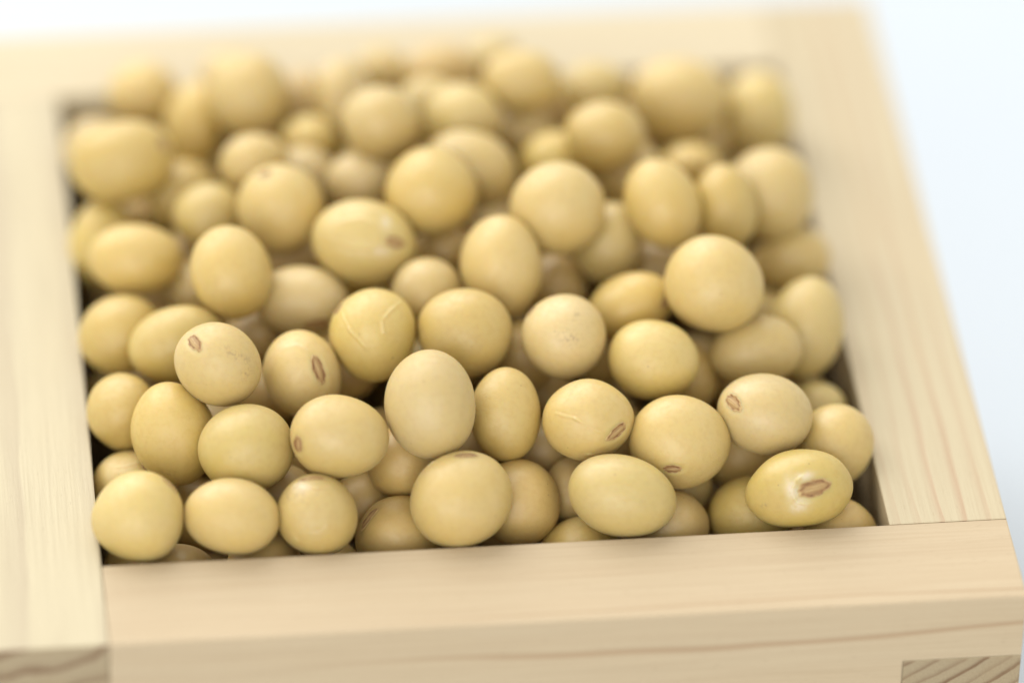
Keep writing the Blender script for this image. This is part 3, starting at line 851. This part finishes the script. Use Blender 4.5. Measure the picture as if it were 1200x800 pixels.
# the beans under them, seen only in the gaps: centre and mean radius (mm)
BURIED = [
    (53.03, 3.68, -11.69, 3.56, ''),
    (60.50, 3.38, -13.17, 3.33, ''),
    (36.05, 4.68, -8.36, 3.30, ''),
    (14.68, 3.78, -4.62, 3.58, 'shaded soybean glimpsed between the egg-shaped ivory bean and the wrinkled front bean'),
    (21.89, 3.56, -13.22, 3.32, ''),
    (5.88, 4.13, -12.70, 3.61, ''),
    (12.44, 4.39, -11.10, 3.35, ''),
    (20.70, 5.37, -7.16, 3.33, 'shaded soybean glimpsed between the round-eyed pale bean and the wrinkled front bean'),
    (26.98, 6.60, -10.07, 3.50, ''),
    (63.07, 7.38, -8.78, 3.32, ''),
    (41.40, 7.18, -11.55, 3.64, ''),
    (31.45, 11.21, -12.22, 3.42, ''),
    (48.29, 7.62, -8.52, 3.50, ''),
    (56.09, 10.00, -9.50, 3.43, 'shaded soybean glimpsed between the big-eyed olive bean and the bright yellow oval'),
    (4.08, 10.39, -9.16, 3.42, 'shaded soybean glimpsed between the egg-shaped ivory bean and the round corner bean'),
    (47.18, 65.41, -1.09, 3.42, 'shaded soybean glimpsed between the back rim bean and the blurred right bean'),
    (60.70, 56.39, -1.41, 3.41, 'shaded soybean glimpsed between the back corner bean and the right upright bean'),
    (23.58, 26.13, 0.57, 3.39, 'shaded soybean glimpsed between the forked-crease yellow bean and the long-eyed ivory bean'),
    (16.43, 10.45, -2.61, 3.50, 'shaded soybean glimpsed between the smooth yellowish bean and the wrinkled front bean'),
    (47.43, 26.69, 0.53, 3.36, 'shaded soybean glimpsed between the clear yellow bean and the grey-specked ivory bean'),
    (10.06, 43.33, -1.44, 3.67, 'shaded soybean glimpsed between the left upright bean and the wide oval bean'),
    (37.85, 10.85, -6.89, 3.41, 'shaded soybean glimpsed between the bright yellow oval and the large front bean'),
    (3.44, 37.57, -12.26, 3.33, 'shaded soybean glimpsed between the left wall bean and the left wall front bean'),
    (59.86, 24.47, -1.31, 3.32, 'shaded soybean glimpsed between the left-eyed ivory bean and the right oval bean'),
    (52.98, 59.53, -0.34, 3.88, 'shaded soybean glimpsed between the biggest blurred bean and the blurred right bean'),
    (52.30, 11.80, -4.05, 3.52, 'shaded soybean glimpsed between the bright yellow oval and the large matte bean'),
    (5.42, 53.08, -3.46, 3.56, 'shaded soybean glimpsed between the back left oval and the wide oval bean'),
    (34.10, 16.21, -0.55, 3.50, 'shaded soybean glimpsed between the large front bean and the upright narrow bean'),
    (47.16, 15.25, -0.87, 3.48, 'shaded soybean glimpsed between the creased cream bean and the large matte bean'),
    (59.17, 42.16, -12.14, 3.60, 'shaded soybean glimpsed between the big matte bean and the clear yellow bean'),
    (65.94, 12.66, -12.60, 3.86, ''),
    (26.36, 38.55, 1.76, 3.54, 'shaded soybean glimpsed between the forked-crease yellow bean and the puckered oval bean'),
    (29.75, 37.18, -13.17, 3.31, 'shaded soybean glimpsed between the round-eyed pale bean and the tall pale bean'),
    (37.91, 31.61, 2.04, 3.50, 'shaded soybean glimpsed between the centre egg-shaped bean and the grey-specked ivory bean'),
    (33.73, 60.57, 0.26, 3.74, 'shaded soybean glimpsed between the round back bean and the round cream bean'),
    (38.90, 46.79, 2.08, 3.46, 'shaded soybean glimpsed between the round pale bean and the tucked oval bean'),
    (65.51, 53.88, -12.03, 3.54, 'shaded soybean glimpsed between the big matte bean and the right upright bean'),
    (27.70, 53.83, 1.18, 3.42, 'shaded soybean glimpsed between the pale small bean and the round back bean'),
    (5.53, 46.50, -6.31, 3.64, 'shaded soybean glimpsed between the left wall bean and the wide oval bean'),
    (55.74, 42.10, 0.54, 3.56, 'shaded soybean glimpsed between the big matte bean and the slanted oval bean'),
    (62.60, 30.77, -1.27, 3.39, 'shaded soybean glimpsed between the big matte bean and the tall yellow bean'),
    (10.07, 10.82, -12.32, 3.48, ''),
    (5.73, 30.68, -6.93, 3.34, 'shaded soybean glimpsed between the left wall front bean and the oval yellowish bean'),
    (4.91, 55.30, -13.79, 3.47, 'shaded soybean glimpsed between the left wall bean and the oval yellowish bean'),
    (20.41, 15.85, -1.44, 3.30, 'shaded soybean glimpsed between the round-eyed pale bean and the smooth yellowish bean'),
    (65.92, 60.35, -2.80, 3.39, 'shaded soybean glimpsed between the back corner bean and the right wall bean'),
    (49.21, 53.85, -13.18, 3.62, 'shaded soybean glimpsed between the golden bean and the middle oval bean'),
    (65.20, 24.25, -5.71, 3.58, 'shaded soybean glimpsed between the left-eyed ivory bean and the tall yellow bean'),
    (11.33, 56.07, -1.87, 3.53, 'shaded soybean glimpsed between the blurred upright bean and the small yellowish bean'),
    (28.67, 30.82, 1.71, 3.54, 'shaded soybean glimpsed between the forked-crease yellow bean and the oval ivory bean'),
    (56.82, 29.31, -5.80, 3.48, 'shaded soybean glimpsed between the clear yellow bean and the right oval bean'),
    (42.60, 59.56, 0.42, 3.78, 'shaded soybean glimpsed between the tucked oval bean and the yellowish back bean'),
    (60.15, 35.15, -9.89, 3.68, 'shaded soybean glimpsed between the big matte bean and the right oval bean'),
    (20.43, 64.14, -1.38, 3.47, 'shaded soybean glimpsed between the big blurred bean and the faint-eyed bean'),
    (58.83, 63.95, -1.86, 3.49, 'shaded soybean glimpsed between the biggest blurred bean and the slanted oval bean'),
    (12.30, 62.25, -5.99, 3.40, 'shaded soybean glimpsed between the faint-eyed bean and the small yellowish bean'),
    (11.06, 19.72, -2.10, 3.67, 'shaded soybean glimpsed between the leaning large bean and the smooth yellowish bean'),
    (6.37, 36.14, -3.00, 3.54, 'shaded soybean glimpsed between the oval yellowish bean and the wide oval bean'),
    (32.05, 24.12, 0.93, 3.57, 'shaded soybean glimpsed between the forked-crease yellow bean and the smooth cream bean'),
    (26.57, 17.87, -2.59, 3.49, 'shaded soybean glimpsed between the forked-crease yellow bean and the round-eyed pale bean'),
    (65.82, 39.11, -4.36, 3.72, 'shaded soybean glimpsed between the right oval bean and the tall yellow bean'),
    (26.39, 60.31, -0.68, 3.37, 'shaded soybean glimpsed between the faint-eyed bean and the round back bean'),
    (56.45, 18.52, -13.50, 3.35, 'shaded soybean glimpsed between the big-eyed olive bean and the large matte bean'),
    (36.64, 21.13, -4.43, 3.48, 'shaded soybean glimpsed between the tall pale bean and the upright narrow bean'),
    (15.95, 36.64, -1.73, 3.38, 'shaded soybean glimpsed between the left upright bean and the speckled ivory bean'),
    (36.15, 53.31, 1.58, 3.57, 'shaded soybean glimpsed between the round cream bean and the yellowish back bean'),
    (43.90, 39.72, 2.23, 3.51, 'shaded soybean glimpsed between the golden bean and the round pale bean'),
    (18.46, 27.85, -4.07, 3.31, 'shaded soybean glimpsed between the long-eyed ivory bean and the round-eyed pale bean'),
    (49.14, 31.55, -12.06, 3.44, 'shaded soybean glimpsed between the clear yellow bean and the creased cream bean'),
    (21.79, 11.19, -12.84, 3.53, ''),
    (65.51, 13.05, -5.43, 3.35, 'shaded soybean glimpsed between the big-eyed olive bean and the front right wall bean'),
    (35.22, 58.13, -12.12, 3.42, 'shaded soybean glimpsed between the puckered oval bean and the round cream bean'),
    (10.12, 29.78, -1.80, 3.32, ''),
    (46.98, 27.25, -7.47, 3.46, ''),
    (24.23, 51.13, -4.15, 3.35, ''),
    (30.88, 31.72, -8.96, 3.31, ''),
    (11.14, 24.45, -13.84, 3.60, ''),
    (37.90, 34.29, -6.23, 3.36, ''),
    (11.71, 60.50, -12.61, 3.75, ''),
    (64.51, 66.35, -5.83, 3.46, ''),
    (26.71, 37.90, -7.53, 3.33, ''),
    (30.25, 49.59, -8.35, 3.34, ''),
    (5.25, 19.33, -8.31, 3.83, ''),
    (65.74, 31.93, -7.51, 3.37, ''),
    (52.07, 38.20, -3.67, 3.36, ''),
    (43.33, 64.18, -6.49, 3.44, ''),
    (33.64, 29.66, -3.18, 3.35, ''),
    (18.68, 53.40, -0.27, 3.98, ''),
    (31.08, 48.26, 1.94, 3.37, ''),
    (4.86, 24.48, -3.66, 3.38, ''),
    (65.81, 51.98, -2.63, 3.60, ''),
    (38.38, 27.32, -7.25, 3.39, ''),
    (25.24, 45.20, -1.25, 3.31, ''),
    (66.51, 45.30, -7.60, 3.46, ''),
    (60.69, 25.37, -11.09, 3.70, ''),
    (22.84, 16.51, -8.66, 3.44, ''),
    (14.72, 42.13, -6.50, 3.42, ''),
    (22.04, 33.38, -0.87, 3.59, ''),
    (30.15, 43.01, -4.89, 3.39, ''),
    (53.61, 44.34, -6.62, 3.68, ''),
    (42.45, 50.86, -2.35, 3.38, ''),
    (48.64, 52.09, 1.00, 3.82, ''),
    (17.68, 45.02, 0.14, 3.88, ''),
    (59.92, 46.08, -3.00, 3.30, ''),
    (45.72, 37.53, -6.24, 3.68, ''),
    (30.68, 12.08, -5.15, 3.82, ''),
    (56.11, 50.37, 0.11, 3.40, ''),
    (44.52, 22.72, -12.22, 3.75, ''),
    (47.51, 45.11, 0.08, 3.53, ''),
    (4.51, 58.09, -7.82, 3.38, ''),
    (51.25, 38.15, -10.79, 3.46, ''),
    (4.14, 63.09, -13.24, 3.31, ''),
    (39.90, 17.76, -9.40, 3.36, ''),
    (18.16, 64.92, -7.88, 3.31, ''),
    (52.11, 50.94, -4.93, 3.32, ''),
    (29.07, 55.21, -11.92, 3.36, ''),
    (37.24, 39.18, -1.17, 3.49, ''),
    (50.50, 44.69, -13.06, 3.37, ''),
    (25.81, 48.75, -13.19, 3.47, ''),
    (16.92, 18.92, -6.20, 3.55, ''),
    (30.00, 23.93, -5.72, 3.45, ''),
    (21.27, 40.29, -4.49, 3.41, ''),
    (29.76, 56.29, -4.49, 3.35, ''),
    (47.20, 20.86, -4.69, 3.46, ''),
    (8.79, 51.98, -9.51, 3.36, ''),
    (8.41, 66.47, -9.21, 3.43, ''),
    (21.56, 32.98, -8.08, 3.93, ''),
    (60.42, 51.52, -7.77, 3.40, ''),
    (60.94, 61.40, -8.84, 3.34, ''),
    (47.11, 57.57, -4.44, 3.33, ''),
    (36.36, 46.04, -3.94, 3.32, ''),
    (37.57, 56.45, -4.19, 3.42, ''),
    (53.48, 23.69, -10.23, 3.54, ''),
    (16.59, 25.41, -10.09, 3.33, ''),
    (25.81, 26.84, -10.74, 3.47, ''),
    (14.43, 31.78, -7.16, 3.35, ''),
    (14.44, 55.98, -7.97, 3.58, ''),
    (45.40, 50.75, -8.14, 3.36, ''),
    (20.11, 39.43, -11.26, 3.55, ''),
    (12.40, 17.98, -11.13, 3.36, ''),
    (43.18, 31.29, -3.52, 3.41, ''),
    (5.51, 63.61, -3.52, 3.70, ''),
    (34.59, 23.05, -11.69, 3.46, ''),
    (4.92, 25.44, -11.58, 3.37, ''),
    (57.47, 66.18, -11.84, 3.48, ''),
    (30.10, 66.39, -2.35, 3.32, ''),
    (31.32, 36.49, -2.82, 3.38, ''),
    (50.61, 31.82, -2.28, 3.49, ''),
    (38.11, 66.13, -1.48, 3.48, ''),
    (10.62, 25.69, -6.72, 3.34, ''),
    (54.82, 19.12, -5.40, 3.45, ''),
    (52.99, 66.15, -5.01, 3.33, ''),
    (23.24, 22.85, -5.58, 3.32, ''),
    (35.00, 62.54, -6.65, 3.77, ''),
    (44.44, 13.94, -13.80, 3.32, ''),
    (55.82, 30.77, -13.45, 3.37, ''),
    (59.94, 36.82, -0.52, 3.51, ''),
    (66.01, 21.09, -13.46, 3.34, ''),
]
kinds = []
for k, abc in enumerate(((1.07, 0.97, 0.96), (1.04, 1.01, 0.95), (1.10, 0.96, 0.94))):
    me = Bean(abc, 300 + k).mesh('soybean', 5)
    me.materials.append(COAT['tct'[k]])  # mostly the browner coat, so the shade in the gaps is partly colour
    kinds.append(me)
rng = random.Random(4)
proto = [bpy.data.objects.new('soybean', me) for me in kinds]
for k, (x, y, z, r, label) in enumerate(BURIED):
    o = proto[k] if k < 3 else proto[k % 3].copy()
    col.objects.link(o)
    o.location = (x * MM, y * MM, z * MM)
    o.scale = (r, r, r)
    o.rotation_euler = (rng.uniform(0, 6.28), rng.uniform(0, 6.28), rng.uniform(0, 6.28))
    tag_bean(o, label or 'soybean buried in the heap, glimpsed at most in a gap between other beans')
